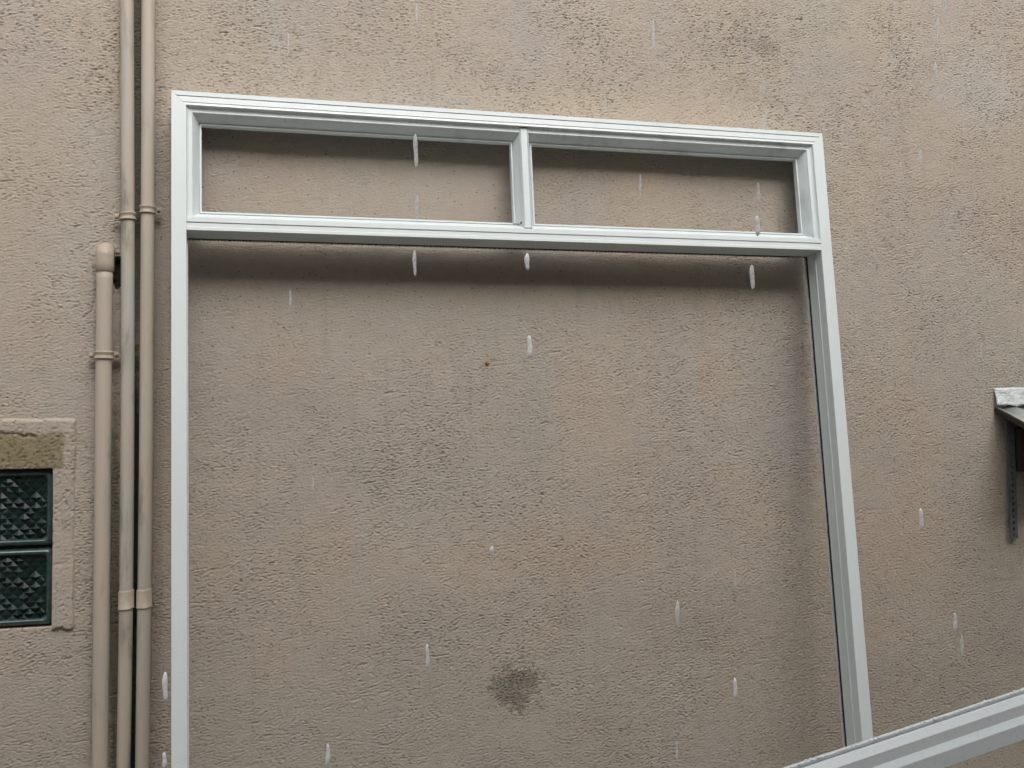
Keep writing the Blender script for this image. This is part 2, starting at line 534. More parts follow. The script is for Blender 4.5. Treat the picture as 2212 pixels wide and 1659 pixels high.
def samp(x, z):
    i = min(max(int((x - X0) / DX), 0), NX - 1); k = min(max(int((z - Z0) / DZ), 0), NZ - 1)
    return HF[k, i]

def surround():
    """raised render band over and beside the glass blocks"""
    ox, oz_t, oz_b = -0.381, 1.642, 1.106
    bm = bmesh.new()
    st = 0.0032
    rg = np.random.default_rng(3)
    CX, CZ = px(76, 940).x, px(40, 940).z
    def patch(xa, xb, za, zb):
        nx, nz = int((xb - xa) / st), int((zb - za) / st)
        g = [[None] * (nx + 1) for _ in range(nz + 1)]
        for k in range(nz + 1):
            for i in range(nx + 1):
                x = xa + (xb - xa) * i / nx; z = za + (zb - za) * k / nz
                eR = ox - x + 0.0010 * math.sin(z * 41) + 0.0006 * math.sin(z * 173 + 1)
                eT = oz_t - z + 0.001 * math.sin(x * 70)
                eB = z - oz_b + 0.003 * math.sin(x * 140)
                e = min(eR, eT * 1.0, eB * 1.6)
                hgt = 0.012 * min(1, max(0, (e + 0.002) / 0.0065)) ** 0.5
                h = hgt + samp(x + 0.9, z) * 1.1 + 0.0003 * rg.standard_normal() - 0.003
                zc2 = CZ + 0.004 * math.sin(x * 31) + 0.0015 * math.sin(x * 190)
                if abs(z - zc2) < 0.0035 and x < CX: h -= 0.006
                g[k][i] = bm.verts.new((x, -h, z))
        return g, nx, nz
    xa = WX1 - 0.003
    for (a, b, c_, d_) in ((xa, ox + 0.006, oz_b - 0.004, WZ1 - 0.001), (-0.90, ox + 0.006, WZ1 - 0.001, oz_t + 0.004)):
        g, nx, nz = patch(a, b, c_, d_)
        for k in range(nz):
            for i in range(nx):
                bm.faces.new((g[k][i], g[k][i+1], g[k+1][i+1], g[k+1][i]))
        # returns into the opening
        if b - a < 0.2:
            for k in range(nz):
                p, q = g[k][0], g[k+1][0]
                r_ = bm.verts.new((p.co.x, 0.10, p.co.z)); s_ = bm.verts.new((q.co.x, 0.10, q.co.z))
                bm.faces.new((p, q, s_, r_))
        else:
            for i in range(nx):
                p, q = g[0][i], g[0][i+1]
                if q.co.x > WX1 + 0.002: continue
                r_ = bm.verts.new((p.co.x, 0.10, p.co.z)); s_ = bm.verts.new((q.co.x, 0.10, q.co.z))
                bm.faces.new((p, r_, s_, q))
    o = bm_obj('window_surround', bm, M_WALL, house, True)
    return o
surround()

# glass block window
bm = bmesh.new()
box(bm, WX0 + 0.001, WX1 - 0.001, 0.030, 0.105, WZ0 + 0.001, WZ1 - 0.001)
win = bm_obj('window', bm, M_MORTAR, house)
win['label'] = 'small window of dark green patterned glass blocks'

def glass_block(cx_, cz_):
    S = 0.0985
    bm = bmesh.new()
    def ringv(s, y, n=5, rad=0.012):
        pts = []
        for qx, qz, a0 in ((1, 1, 0), (-1, 1, 90), (-1, -1, 180), (1, -1, 270)):
            for i in range(n):
                a = R(a0 + 90 * i / (n - 1))
                pts.append(bm.verts.new((qx * (s - rad) + rad * math.cos(a), y, qz * (s - rad) + rad * math.sin(a))))
        return pts
    prof = ((S - 0.001, 0.04), (S - 0.001, 0.014), (S - 0.005, 0.004), (S - 0.011, 0.0), (S - 0.015, 0.002), (S - 0.0185, 0.009))
    rings = [ringv(s, y) for s, y in prof]
    for a, b in zip(rings, rings[1:]):
        n = len(a)
        for i in range(n):
            bm.faces.new((a[i], a[(i+1) % n], b[(i+1) % n], b[i]))
    rim = bm_obj('glass_block', bm, M_RIM, win, True)
    rim.location = (cx_, 0.004, cz_)
    return rim

def block_face_mesh():
    # diamond lattice of shallow pyramids
    bm = bmesh.new()
    S = 0.0806
    N = 6
    p = 2 * S / N
    for i in range(-1, N + 1):
        for k in range(-1, N * 1 + 1):
            for off in (0, 1):
                cx_ = -S + (i + 0.5 + off * 0.5) * p
                cz_ = -S + (k + 0.5 + off * 0.5) * p
                h = p * 0.5
                vs = [(cx_ + h, cz_), (cx_, cz_ + h), (cx_ - h, cz_), (cx_, cz_ - h)]
                if abs(cx_) > S + 1e-4 or abs(cz_) > S + 1e-4: continue
                vs = [(max(-S, min(S, a)), max(-S, min(S, b))) for a, b in vs]
                top = bm.verts.new((max(-S, min(S, cx_)), 0.0052 + random.uniform(-0.002, 0.003), max(-S, min(S, cz_ + random.uniform(-0.003, 0.003)))))
                ring = [bm.verts.new((a, 0.0115, b)) for a, b in vs]
                for a, b in zip(ring, ring[1:] + ring[:1]):
                    if (a.co - b.co).length > 1e-5 and ((a.co - top.co).cross(b.co - top.co)).length > 1e-9:
                        bm.faces.new((top, a, b))
    # backing so no gap shows
    q = [bm.verts.new((a * S, 0.012, b * S)) for a, b in ((-1, -1), (1, -1), (1, 1), (-1, 1))]
    bm.faces.new(q)
    return bm
# the lattice is joined to each block's mesh so that one block is one object
bmf = block_face_mesh()
mf = bpy.data.meshes.new('lattice'); bmf.to_mesh(mf); bmf.free()
first = glass_block(0, 0)
first.data.materials.append(M_BLOCK)
bm = bmesh.new(); bm.from_mesh(first.data)
nf0 = len(bm.faces)
bm.from_mesh(mf)
bm.faces.ensure_lookup_table()
for f in bm.faces[nf0:]:
    f.material_index = 1; f.smooth = False
bm.to_mesh(first.data); bm.free()
cxs = (WX1 - 0.0015 - 0.0985, WX1 - 0.0015 - 0.0985 - 0.199)
czs = (1.214, 1.416)
k = 0
for cx_ in cxs:
    for cz_ in czs:
        o = first if k == 0 else first.copy()
        if k: COL.objects.link(o); o.parent = win
        o.location = (cx_, 0.004, cz_)
        k += 1

# rusty nail in the render, small iron stubs
def nail(name, P, r, mat, par):
    bm = bmesh.new()
    revolve(bm, [(r * 0.3, 0), (r * 0.6, 0.0), (r, 0.002), (r * 0.9, 0.005), (r * 0.4, 0.007), (0.0002, 0.0075)], 0, 0, 12)
    for v in bm.verts:
        v.co = Vector((v.co.x * (1 + 0.2 * math.sin(v.co.y * 900)), -v.co.z, v.co.y))
    o = bm_obj(name, bm, mat, par, True)
    o.location = (P.x, 0.002, P.z)
    return o
nail('nail', px(1052, 785), 0.006, M_RUST, house)['label'] = 'rusty orange nail head'

# ------------------------------------------------------------------ unseen walls added behind and right of the viewer to shade the scene
bm = bmesh.new()
box(bm, -9, 12, -4.8, -4.4, 0, 5.2)
box(bm, 4.6, 5.0, -4.4, -0.02, 0, 5.0)
opp = bm_obj('unseen_shade_wall', bm, M_OPP)
tag(opp, 'plain grey beige wall added out of view behind and to the right of the viewer to shade the house', 'wall')

# ------------------------------------------------------------------ pipes
def tube_prof(z0, z1, r, fit=()):
    """pipe with swellings: fit = list of (z, half height, extra radius)"""
    pts = [(r, z0)]
    pts.append((r, z1))
    return pts

def path_pipe(bm, r, pts, z0, z1):
    """round pipe whose axis follows pts [(x, z)] (straight on beyond the ends); x relative to the thing"""
    n, seg = 28, 70
    def ax(z):
        for (xa, za), (xb, zb) in zip(pts, pts[1:]):
            if z <= zb: break
        return xa + (xb - xa) * (z - za) / (zb - za)
    rings = []
    for k in range(seg + 1):
        z = z0 + (z1 - z0) * k / seg
        dx = (ax(z - 0.12) + ax(z) + ax(z + 0.12)) / 3
        rings.append([bm.verts.new((dx + r * math.cos(2*math.pi*i/n), r * math.sin(2*math.pi*i/n), z)) for i in range(n)])
    for a, b in zip(rings, rings[1:]):
        for i in range(n): bm.faces.new((a[i], a[(i+1)%n], b[(i+1)%n], b[i]))
    bm.faces.new(rings[0][::-1]); bm.faces.new(rings[-1])
    return ax

def collar(par, name, r, cx_, cy_, z, hh, extra, mat, tilt=0.0, lip=True):
    bm = bmesh.new()
    e = extra
    prof = [(r, z + hh + 0.004), (r + e * 0.7, z + hh + 0.002), (r + e, z + hh - 0.001), (r + e, z - hh + 0.002),
            (r + e * (1.45 if lip else 1.0), z - hh + 0.001), (r + e * (1.45 if lip else 1.0), z - hh - 0.001), (r + e * 0.2, z - hh - 0.002), (r * 0.97, z - hh - 0.001)]
    revolve(bm, prof, 0, 0, 30)
    for v in bm.verts: v.co.z += v.co.x * tilt + 0.0008 * math.sin(v.co.x * 160 + z * 9)
    o = bm_obj(name, bm, mat, par, True)
    o.location = (cx_, cy_, 0)
    return o

def clip(par, r, cx_, cy_, z, mat, screws=(1, -1), tilt=0.0):
    bm = bmesh.new()
    # two thin ridges with a channel between: a strap band
    prof = [(r + 0.0008, z + 0.011), (r + 0.0042, z + 0.010), (r + 0.0050, z + 0.007), (r + 0.0022, z + 0.004), (r + 0.0020, z - 0.004),
            (r + 0.0046, z - 0.006), (r + 0.0046, z - 0.009), (r + 0.0006, z - 0.010)]
    revolve(bm, prof, 0, 0, 30)
    for v in bm.verts: v.co.z += v.co.x * tilt
    band = bm_obj('pipe_clip', bm, mat, par, True)
    band.location = (cx_, cy_, 0)
    for s in screws:
        b2 = bmesh.new()
        box(b2, min(s * r, s * (r + 0.017)), max(s * r, s * (r + 0.017)), 0.006, 0.010, z - 0.010, z + 0.010, 0.001)
        box(b2, s * (r + 0.003) - 0.003, s * (r + 0.003) + 0.003, 0.008, -cy_ + 0.004, z - 0.004, z + 0.004)
        ear = bm_obj('clip_ear', b2, mat, band)
        b3 = bmesh.new()
        revolve(b3, [(0.0045, 0), (0.0045, 0.002), (0.003, 0.0035), (0.0002, 0.004)], 0, 0, 12)
        for v in b3.verts: v.co = Vector((s * (r + 0.011) + v.co.x, 0.006 - v.co.z, z + v.co.y))
        bm_obj('screw', b3, M_STRAP if s > 0 else mat, band, True)
    return band

YP = -0.032
def fixx(x, y, yp):   # x of an axis at distance yp from the wall seen at photo x
    return px(x, y, yp)

# short pipe with elbow
r1 = 0.0202
c = fixx(226.2, 594, YP)
pipe_a = empty('vent_pipe', (c.x, YP, 0))
tag(pipe_a, 'short beige pipe capped by an elbow turning into the wall, leftmost of the three', 'pipe', 'painted pipes running up the wall')
ztop = px(226, 588, YP).z
def axis_pts(pix, x0):
    q = [px(a, b, YP) for a, b in pix]
    return sorted([(v.x - x0, v.z) for v in q], key=lambda v: v[1])
bm = bmesh.new(); axf = path_pipe(bm, r1, axis_pts([(226.2, 594), (223.8, 810), (219.8, 1250), (215.7, 1659)], c.x), 0.0, ztop + 0.01)
bm_obj('pipe', bm, M_PIPE_A, pipe_a, True)
bm = bmesh.new()
re_ = 0.0232
zarc = px(226, 553, YP).z          # start of the bend
bend = 0.030
rings = []
n = 30
path = [(0.0, ztop, 0.0), (0.0, ztop + 0.001, 0.0)]
pts = [(0, ztop), (0, ztop + 0.002), (0, (ztop + zarc) / 2), (0, zarc)]
frames = [((0, 0, z), 0.0) for _, z in pts]
for i in range(1, 13):
    a = R(90 * i / 12)
    frames.append(((0, bend * (1 - math.cos(a)), zarc + bend * math.sin(a) * 0.55), a))
frames.append(((0, -YP + 0.02, zarc + bend * 0.55), R(90)))
for j, ((fx_, fy_, fz_), a) in enumerate(frames):
    ring = []
    rr = r1 if j == 0 else re_
    for i in range(n):
        b = 2 * math.pi * i / n
        lx, ly = rr * math.cos(b), rr * math.sin(b)
        ring.append(bm.verts.new((fx_ + lx, fy_ + ly * math.cos(a), fz_ - ly * math.sin(a))))
    rings.append(ring)
for a_, b_ in zip(rings, rings[1:]):
    for i in range(n): bm.faces.new((a_[i], a_[(i+1)%n], b_[(i+1)%n], b_[i]))
bm_obj('elbow', bm, M_PAINT_WARM, pipe_a, True)
zc = px(225, 768, YP).z
clip(pipe_a, r1, axf(zc), 0, zc, M_PAINT_WARM)
clip(pipe_a, r1, axf(0.35), 0, 0.35, M_PAINT_WARM)

def long_pipe(pix, mat, label, zclip, zcol, tilt, screws, ctilt):
    r = 0.0172
    c = px(*pix[1], YP)
    e = empty('drain_pipe', (c.x, YP, 0))
    tag(e, label, 'pipe', 'painted pipes running up the wall')
    bm = bmesh.new(); ax = path_pipe(bm, r, axis_pts(pix, c.x), 0.0, 5.6)
    bm_obj('pipe', bm, mat, e, True)
    clip(e, r, ax(zclip), 0, zclip, M_PAINT_WARM, screws, ctilt)
    clip(e, r, ax(zclip + 2.0), 0, zclip + 2.0, M_PAINT_WARM, screws, ctilt)
    collar(e, 'socket', r, ax(zcol), 0, zcol, 0.0215, 0.0022, M_PAINT_WARM, tilt)
    return e
long_pipe([(274.6, 0), (276.2, 486), (275.5, 900), (272.0, 1350), (266.6, 1659)], M_PIPE_B, 'grey stained beige pipe in the middle, between the short pipe and the rightmost one', px(275, 468, YP).z, px(271, 1296, YP).z, 0.12, (-1,), 0.05)
long_pipe([(320.0, 0), (318.6, 486), (316.2, 900), (310.8, 1350), (306.8, 1659)], M_PIPE_C, 'tan full height pipe nearest the white frame, rightmost of the three', px(318, 454, YP).z, px(310, 1293, YP).z, 0.08, (1,), 0.0)

# ------------------------------------------------------------------ big white frame leaning on the wall
AL, BE = R(5.0614), R(0.4135)
def lean(v): return Vector((v[0], math.sin(AL) * v[2], math.cos(AL) * v[2]))
fx = lean((math.cos(BE), 0, math.sin(BE)))
fz = lean((-math.sin(BE), 0, math.cos(BE)))
fn = fz.cross(fx)
if fn.y < 0: fn = -fn
TL = px(684.9 * 0.54004, 360.3 * 0.54004, -(0.1 * fn.y) - 0.006)
H = TL.z / fz.z
Wd = 1.9117
org = TL - fz * H
Mt = Matrix((fx, fn, fz)).transposed().to_4x4(); Mt.translation = org
frame = empty('window_frame', mat=Mt)
tag(frame, 'large white door and transom frame with an empty lower opening leaning on the wall', 'window frame')

mm = 0.001
def soften(poly): return poly
PROF = [(0, 0.6), (0.6, 0), (11.2, 0), (11.4, 5), (13.6, 5), (13.8, 0.8), (28.2, 0.2), (29.0, 2.0), (30.4, 1.4), (36.2, 0.5), (37, 1.3),
        (37, 33.5), (39.4, 34.5), (39.4, 36.5), (33.6, 37.5), (36.9, 80), (28, 81), (28, 93.5), (37, 94), (37, 100), (0, 100)]

PROFJ = [(0, 0.6), (0.6, 0), (36.2, 0), (37, 0.8)] + PROF[11:]
PROFJ = [(0, 0.6), (0.6, 0), (20, 0.15), (36.3, 0), (37, 0.9)] + PROF[11:]

def member(name, prof, fa, fb, mat, par, smooth=False):
    """straight extrusion between two end maps, each (w, d) -> local point"""
    n = len(prof)
    va = [fa(w * mm, d * mm) for w, d in prof]
    vb = [fb(w * mm, d * mm) for w, d in prof]
    faces = [(i, (i + 1) % n, n + (i + 1) % n, n + i) for i in range(n)]
    bm = bmesh.new()
    vs = [bm.verts.new(v) for v in va + vb]
    for f in faces: bm.faces.new([vs[i] for i in f])
    bm.faces.new([vs[i] for i in range(n)][::-1]); bm.faces.new([vs[n + i] for i in range(n)])
    return bm_obj(name, bm, mat, par)

def ring_frame(par, prof, x0, x1, z0, z1, mat, names, gap=0.0, profj=None):
    out = []
    pj = profj or prof
    g = gap
    out.append(member(names[0], prof, lambda w, d: (x0 + w + g, d, z1 - w), lambda w, d: (x1 - w - g, d, z1 - w), mat, par))
    out.append(member(names[1], pj, lambda w, d: (x0 + w, d, z0 + w + g), lambda w, d: (x0 + w, d, z1 - w - g), mat, par))
    out.append(member(names[1], pj, lambda w, d: (x1 - w, d, z0 + w + g), lambda w, d: (x1 - w, d, z1 - w - g), mat, par))
    out.append(member(names[2], prof, lambda w, d: (x0 + w + g, d, z0 + w), lambda w, d: (x1 - w - g, d, z0 + w), mat, par))
    return out
ring_frame(frame, PROF, 0, Wd, 0.0, H, M_WHITE, ('head_rail', 'jamb', 'sill'), 0.0003, PROFJ)

# transom rail: face 34.5 mm, same reveal under it
ZT1, ZT0 = H - 0.3365, H - 0.3712
TP = [(0, 46), (0, 0.6), (0.4, 0.2), (12.4, 0.2), (12.6, 5), (15.0, 5), (15.2, 1.4), (25.2, 1.4), (26.6, 0.1), (34.2, 0.1), (34.7, 0.8),
      (34.7, 66), (34.7, 80), (28, 81), (28, 93), (34.7, 94), (34.7, 99), (0, 99)]
member('transom_rail', TP, lambda w, d: (0.0373, d, ZT1 - w), lambda w, d: (Wd - 0.0373, d, ZT1 - w), M_WHITE, frame)

# mullion and the two transom lights
MX0, MX1 = 0.9375, 0.9655
ZL0, ZL1 = ZT1, H - 0.037
bm = bmesh.new()
pr = [(MX0, 16), (MX0 + 0.003, 9.5), (MX0 + 0.0045, 9), (MX1 - 0.002, 9), (MX1, 11), (MX1, 56), (MX0, 56)]
ml = member('mullion', [(a / mm, b) for a, b in pr], lambda w, d: (w, d, ZL0 + 0.006), lambda w, d: (w, d, ZL1 - 0.003), M_WHITE_SMEAR, frame)

bm = bmesh.new()
box(bm, MX0 - 0.0035, MX0 - 0.0005, 0.020, 0.040, ZL0 + 0.020, ZL0 + 0.026)
box(bm, MX0 - 0.022, MX0 - 0.0035, 0.030, 0.034, ZL0 + 0.0205, ZL0 + 0.0225)
bm_obj('glazing_clip', bm, M_STRAP, frame)

A = [(-0.5, 60), (-0.5, 5), (2.5, 9), (6.5, 11.4), (11, 12.2), (14.2, 12), (15.2, 13), (15.8, 15.5), (21, 24), (27, 36), (30.6, 44), (31.0, 46.2), (32.0, 46.2), (32.4, 42.6), (36.2, 42.6), (36.8, 43.4), (36.8, 60)]
def shift(pt, s): return (pt[0] - s, pt[1])
def light_ring(x0, x1, sl, sr_):
    """sl / sr_: how far the glazing profile is tucked behind the left / right neighbour (mm)"""
    z0, z1 = ZL0, ZL1
    L = lambda w: x0 + max(w - sl * mm, -0.004 if sl else w)
    Rr = lambda w: x1 - max(w - sr_ * mm, -0.004 if sr_ else w)
    Bt = lambda w: z0 + max(w - 0.009, -0.0004)
    member('glazing_profile', A, lambda w, d: (L(w), d, z1 - w), lambda w, d: (Rr(w), d, z1 - w), M_WHITE_SMEAR, frame)
    member('glazing_profile', A, lambda w, d: (L(w), d, Bt(w)), lambda w, d: (Rr(w), d, Bt(w)), M_WHITE, frame)
    member('glazing_profile', A, lambda w, d: (L(w), d, Bt(w)), lambda w, d: (L(w), d, z1 - w), M_WHITE_SMEAR, frame)
    member('glazing_profile', A, lambda w, d: (Rr(w), d, Bt(w)), lambda w, d: (Rr(w), d, z1 - w), M_WHITE_SMEAR, frame)
light_ring(0.037, MX0, 0, 19.5)
light_ring(MX1, Wd - 0.037, 19.5, 0)

# black brush pile in the grooves of the reveal
def brush(x0, z0, x1, z1, nx, nz, name='brush_seal'):
    """bristles from the groove floor towards the opening; (nx, nz) is the way they point"""
    L = math.hypot(x1 - x0, z1 - z0)
    n = int(L / 0.0022)
    bm = bmesh.new()
    rg = random.Random(int(L * 1000))
    ux, uz = (x1 - x0) / L, (z1 - z0) / L
    for i in range(n):
        s = (i + rg.random()) * L / n
        for rr in (0, 1):
            ln = rg.uniform(0.008, 0.0125)
            d = 0.0825 + 0.009 * rg.random()
            wv = 0.0016
            kx = rg.uniform(-0.002, 0.002)
            bx, bz = x0 + ux * s, z0 + uz * s
            a = bm.verts.new((bx - ux * wv, d, bz - uz * wv)); b = bm.verts.new((bx + ux * wv, d, bz + uz * wv))
            c_ = bm.verts.new((bx + nx * ln + ux * kx, d + rg.uniform(-0.003, 0.003), bz + nz * ln + uz * kx))
            bm.faces.new((a, b, c_))
    o = bm_obj(name, bm, M_DARK, frame); tag(o, kind='stuff')
    # flat pile base strip
    return o
def strip(x0, x1, z0, z1):
    bm = bmesh.new(); box(bm, x0, x1, 0.0815, 0.093, z0, z1); return bm_obj('pile_strip', bm, M_DARK, frame)
brush(0.037, ZT0 + 0.0066, Wd - 0.037, ZT0 + 0.0066, 0, -1)
strip(0.038, Wd - 0.038, ZT0 + 0.0015, ZT0 + 0.0066)
brush(Wd - 0.028, 0.04, Wd - 0.028, ZT0, -1, 0)
strip(Wd - 0.0345, Wd - 0.028, 0.04, ZT0 + 0.001)
brush(0.028, 0.04, 0.028, ZT0, 1, 0)
strip(0.028, 0.0345, 0.04, ZT0 + 0.001)

def droplets(name, n, f, rmin, rmax, par, seed):
    rg = random.Random(seed)
    bm = bmesh.new()
    for _ in range(n):
        p, nrm, up_ = f(rg)
        nrm = Vector(nrm).normalized()
        r = rg.uniform(rmin, rmax) * (1 if rg.random() < 0.8 else 1.4)
        res = bmesh.ops.create_icosphere(bm, subdivisions=2, radius=r)
        q = nrm.to_track_quat('Z', 'Y').to_matrix()
        for v in res['verts']:
            c_ = Vector(v.co); c_.z *= 0.55
            v.co = Vector(p) + q @ c_
    o = bm_obj(name, bm, M_WATER, par, True)
    tag(o, kind='stuff')
    return o
def fj(rg): return ((rg.uniform(0.004, 0.034), 0.0004, rg.uniform(0.05, 1.25)), (0, -1, 0), None)
droplets('water_droplet', 230, fj, 0.0007, 0.0016, frame, 5)

# ------------------------------------------------------------------ second frame in the foreground: only its top rail crosses the corner
S = 0.54004
bdir = ray(11600 * S, 268 * S).normalized()
bz = Vector((0, 0, 1)); bz = (bz - bdir * bz.dot(bdir)).normalized()
ptop = CAM + ray(3116 * S, 3072 * S) * 1.78 - bz * 0.0155
bz = Vector((0, 0, 1)); bz = (bz - bdir * bz.dot(bdir)).normalized()
bn = bz.cross(bdir)
if bn.y < 0: bn = -bn
L0 = ptop - bdir * 0.55
HB = (L0.z - 0.002) / bz.z
M2 = Matrix((bdir, bn, bz)).transposed().to_4x4(); M2.translation = L0 - bz * HB
f2 = empty('window_frame', mat=M2)
tag(f2, 'wet white metal frame in the foreground, its stepped top rail crossing the lower right corner', 'window frame')
P2 = [(14, 60), (14, 30), (0, 30), (0, 25.5), (1.5, 24.2), (6.6, 24), (7, 27), (8.6, 27), (9, 24), (11, 21.5), (24, 11), (25, 10.6), (47, 10), (48.5, 9), (60, 0.4), (62, 0), (93, 0), (94, 1), (94, 60)]
K2 = 0.90
P2 = [(a * K2, b * K2) for a, b in P2]
ring_frame(f2, P2, 0, 3.2, 0, HB, M_WHITE_WET, ('top_rail', 'jamb', 'bottom_rail'), 0.0002)
def ft(rg):
    x = rg.uniform(0.45, 2.6)
    return ((x, (24.0 + rg.uniform(0, 5)) * K2 * mm, HB + rg.uniform(-0.0004, 0.0008)), (0, -0.3, 1), None)
droplets('water_droplet', 330, ft, 0.0010, 0.0030, f2, 8)
def ff(rg):
    x = rg.uniform(0.45, 2.6)
    w_ = rg.uniform(50, 90) if rg.random() < 0.6 else rg.uniform(26, 46)
    d = 0.0 if w_ > 62 else (10.2 if w_ < 47 else (60 - w_) / 12 * 9)
    return ((x, d * K2 * mm, HB - w_ * K2 * mm), (0, -1, 0), None)
droplets('water_droplet', 500, ff, 0.0005, 0.0011, f2, 9)

# ------------------------------------------------------------------ little pent canopy on the right
cn = empty('canopy', (2.459, 0, 1.62))
tag(cn, 'small canopy with silver foil flashing and pale sheet roof at the right edge', 'canopy')
# crinkled flashing
bm = bmesh.new()
nx, nz = 70, 8
G = []
rg = random.Random(2)
for k in range(nz + 1):
    row = []
    for i in range(nx + 1):
        u = i / nx; v = k / nz
        x = 1.1 * u
        z = 0.040 + 0.060 * v + 0.028 * u + (0.003 * math.sin(x * 60) + 0.002 * math.sin(x * 131 + 1)) * (1 - v)
        y = -0.006 - 0.006 * (1 - v) ** 1.5 - 0.0025 * math.sin(x * 83 + v * 5) - 0.002 * rg.random()
        row.append(bm.verts.new((x, y, z)))
    G.append(row)
for k in range(nz):
    for i in range(nx):
        bm.faces.new((G[k][i], G[k][i+1], G[k+1][i+1], G[k+1][i]))
r_ = bmesh.ops.extrude_face_region(bm, geom=bm.faces[:])
for v in [q for q in r_['geom'] if isinstance(q, bmesh.types.BMVert)]: v.co.y += 0.002
bm_obj('flashing', bm, M_FOIL, cn, True)
# roof sheet sloping down and out
bm = bmesh.new()
n = 60
rows = []
for j in range(2):
    row = []
    for i in range(n + 1):
        x = 0.004 + 1.09 * i / n
        rip = 0.0045 * math.cos(x * 2 * math.pi / 0.076) - 0.0045
        y = 0.0 if j == 0 else -0.26
        z = 0.040 if j == 0 else 0.040 - 0.109
        row.append(bm.verts.new((x, y, z + rip + 0.02 * x)))
    rows.append(row)
for i in range(n): bm.faces.new((rows[0][i], rows[0][i+1], rows[1][i+1], rows[1][i]))
r_ = bmesh.ops.extrude_face_region(bm, geom=bm.faces[:])
for v in [q for q in r_['geom'] if isinstance(q, bmesh.types.BMVert)]: v.co.z -= 0.003
bm_obj('roof_sheet', bm, M_ROOF, cn, True)
bm = bmesh.new()
box(bm, 0.0, 0.006, -0.26, 0.0, 0, 0.016)
for v in bm.verts: v.co.z += 0.019 + 0.42 * v.co.y
bm_obj('edge_trim', bm, M_BOARD, cn)
bm = bmesh.new()
box(bm, 0.05, 1.08, -0.24, -0.20, -0.02, 0.01)
for v in bm.verts: v.co.z += 0.008 + 0.42 * v.co.y + 0.02 * v.co.x
bm_obj('batten', bm, M_BOARD, cn)
bm = bmesh.new()
box(bm, 0.05, 1.08, -0.045, 0.0, -0.03, 0.012, 0.002)
bm_obj('wall_plate', bm, M_BOARD, cn)
bm = bmesh.new()
box(bm, 0.066, 1.05, -0.040, 0.0, -0.178, -0.032, 0.003)
bm_obj('panel', bm, M_BOARD, cn)['label'] = 'dark brown board under the canopy'

# perforated strap: real holes, alternately round and small
def strap():
    bm = bmesh.new()
    wd, pitch, Ls = 0.0270, 0.0205, 0.425
    nh = int(Ls / pitch)
    n = 12
    for h in range(nh):
        z0, z1 = h * pitch, (h + 1) * pitch
        zc_ = (z0 + z1) / 2
        r = 0.0062 if h % 3 else 0.0044
        ring = [bm.verts.new((wd/2 + r * math.cos(2*math.pi*i/n), 0, zc_ + r * math.sin(2*math.pi*i/n))) for i in range(n)]
        outer = []
        for i in range(n):
            a = 2 * math.pi * i / n
            ca, sa = math.cos(a), math.sin(a)
            s = 1 / max(abs(ca) / (wd/2), abs(sa) / (pitch/2))
            outer.append(bm.verts.new((wd/2 + s * ca, 0, zc_ + s * sa)))
        for i in range(n):
            bm.faces.new((ring[i], ring[(i+1)%n], outer[(i+1)%n], outer[i]))
        for sx, sz, i in ((1, 1, 1), (-1, 1, 4), (-1, -1, 7), (1, -1, 10)):
            cv = bm.verts.new((wd/2 + sx * wd/2, 0, zc_ + sz * pitch/2))
            bm.faces.new((outer[i], cv, outer[(i+1)%n]))
    bmesh.ops.remove_doubles(bm, verts=bm.verts[:], dist=1e-5)
    r_ = bmesh.ops.extrude_face_region(bm, geom=bm.faces[:])
    for v in [q for q in r_['geom'] if isinstance(q, bmesh.types.BMVert)]: v.co.y += 0.0025
    # side flange: the strap is an angle
    box(bm, wd + 0.0001, wd + 0.0026, 0.0, 0.019, 0, nh * pitch)
    o = bm_obj('perforated_strap', bm, M_STRAP, cn)
    return o
s_ = strap()
s_.location = (0.031, -0.020, -0.398)
s_['label'] = 'vertical steel strap with a row of holes'

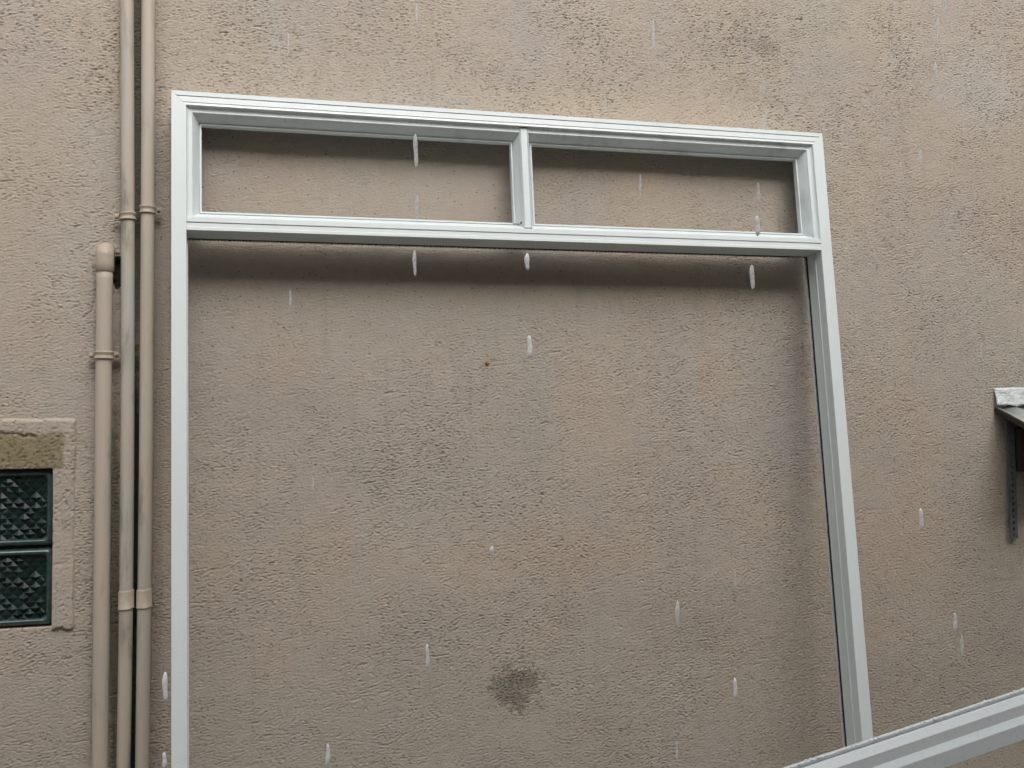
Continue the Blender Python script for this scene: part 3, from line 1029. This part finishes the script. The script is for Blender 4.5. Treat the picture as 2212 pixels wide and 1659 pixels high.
# ------------------------------------------------------------------ falling rain
RAIN = [
 # x, y, length, width (2212-wide photo), faint, where
 (623, 95, 50, 5, 1, 'faint falling raindrop above the left light of the white frame'),
 (900, 32, 45, 5, 1, 'faint falling raindrop at the top edge of the picture, left of the middle'),
 (1411, 75, 68, 7, 1, 'faint long raindrop falling above the middle of the white head rail'),
 (898, 325, 75, 10, 1, 'broad raindrop falling past the upper part of the left transom light'),
 (901, 448, 55, 8, 1, 'faint raindrop falling at the lower part of the left transom light'),
 (896, 568, 58, 8, 1, 'faint raindrop just under the transom rail, left of the mullion'),
 (1139, 565, 38, 11, 0, 'bright raindrop just below the transom rail under the mullion'),
 (1144, 749, 50, 11, 0, 'bright raindrop high in the large opening, right of the rusty nail'),
 (1636, 488, 45, 11, 0, 'bright raindrop crossing the bottom bead of the right transom light'),
 (1638, 416, 46, 7, 1, 'faint raindrop in the right transom light above a brighter drop'),
 (1625, 598, 54, 11, 1, 'pale raindrop below the right end of the transom rail'),
 (1988, 340, 38, 7, 1, 'faint raindrop right of the upper right corner of the white frame'),
 (2022, 156, 42, 9, 1, 'pale raindrop near the upper right corner, upper of a close pair'),
 (2028, 208, 40, 9, 1, 'pale raindrop near the upper right corner, lower of a close pair'),
 (2027, 62, 46, 7, 1, 'faint raindrop high on the right side of the picture'),
 (2042, 16, 34, 7, 1, 'faint raindrop cut by the top edge near the right corner'),
 (1990, 1122, 48, 10, 0, 'bright raindrop right of the frame, level with the foot of the perforated strap'),
 (2063, 1344, 42, 8, 0, 'raindrop right of the right jamb above the wet foreground rail'),
 (1588, 1487, 46, 9, 0, 'bright raindrop low in the large opening near the right jamb'),
 (1464, 1325, 56, 9, 0, 'bright raindrop in the lower right of the large opening'),
 (1589, 1250, 38, 4, 1, 'thin faint raindrop in the large opening left of the right jamb'),
 (923, 1418, 54, 8, 0, 'raindrop in the lower left of the opening, left of the dark stain'),
 (708, 1633, 52, 9, 0, 'bright raindrop at the bottom edge of the picture inside the opening'),
 (357, 1483, 64, 11, 0, 'bright raindrop beside the outer edge of the left jamb'),
 (355, 1643, 36, 9, 0, 'raindrop at the bottom edge beside the left jamb'),
 (1063, 1190, 22, 9, 0, 'short stubby raindrop in the middle of the large opening'),
 (1648, 190, 48, 6, 1, 'faint raindrop below the dark mossy spot at the top right'),
 (676, 1046, 30, 4, 1, 'tiny faint raindrop in the left half of the large opening'),
 (1383, 400, 50, 5, 1, 'faint raindrop in the right transom light near its middle'),
 (2012, 8, 22, 6, 1, 'tiny faint raindrop touching the top edge, leftmost of the high ones on the right'),
 (1655, 262, 40, 5, 1, 'faint raindrop just above the right end of the white head rail'),
 (627, 645, 40, 5, 1, 'faint raindrop in the upper left of the large opening'),
 (2120, 760, 40, 5, 1, 'thin faint raindrop left of the canopy flashing'),
 (1462, 1622, 40, 5, 1, 'thin faint raindrop at the bottom edge right of the dark stain'),
 (2078, 1395, 50, 7, 1, 'faint raindrop just under the one above the wet foreground rail'),
]
rg = random.Random(17)
for x, y, ln, wd_, faint, lab in RAIN:
    Z = rg.uniform(1.25, 1.6)
    P = CAM + ray(x, y) * Z
    a = ln / 2213.6 * Z / 2
    b = wd_ / 2213.6 * Z / 2
    bm = bmesh.new()
    n, m = 10, 14
    rings = []
    ph = rg.random() * 6
    for k in range(1, m):
        v = k / m
        zz = -a + 2 * a * v
        rr = b * (math.sin(math.pi * v) ** 0.38) * (1 + 0.12 * math.sin(v * 9 + ph))
        sx = 0.18 * b * math.sin(v * 5 + ph)
        rings.append([bm.verts.new((sx + rr * math.cos(2*math.pi*i/n), 0.7 * rr * math.sin(2*math.pi*i/n), zz)) for i in range(n)])
    lo = bm.verts.new((0, 0, -a)); hi = bm.verts.new((0, 0, a))
    for p_, q_ in zip(rings, rings[1:]):
        for i in range(n): bm.faces.new((p_[i], p_[(i+1)%n], q_[(i+1)%n], q_[i]))
    for i in range(n):
        bm.faces.new((lo, rings[0][(i+1)%n], rings[0][i])); bm.faces.new((hi, rings[-1][i], rings[-1][(i+1)%n]))
    o = bm_obj('raindrop', bm, M_RAIN_FAINT if faint else M_RAIN, None, True)
    o.location = P
    tag(o, lab, 'raindrop', 'raindrops falling in front of the wall')
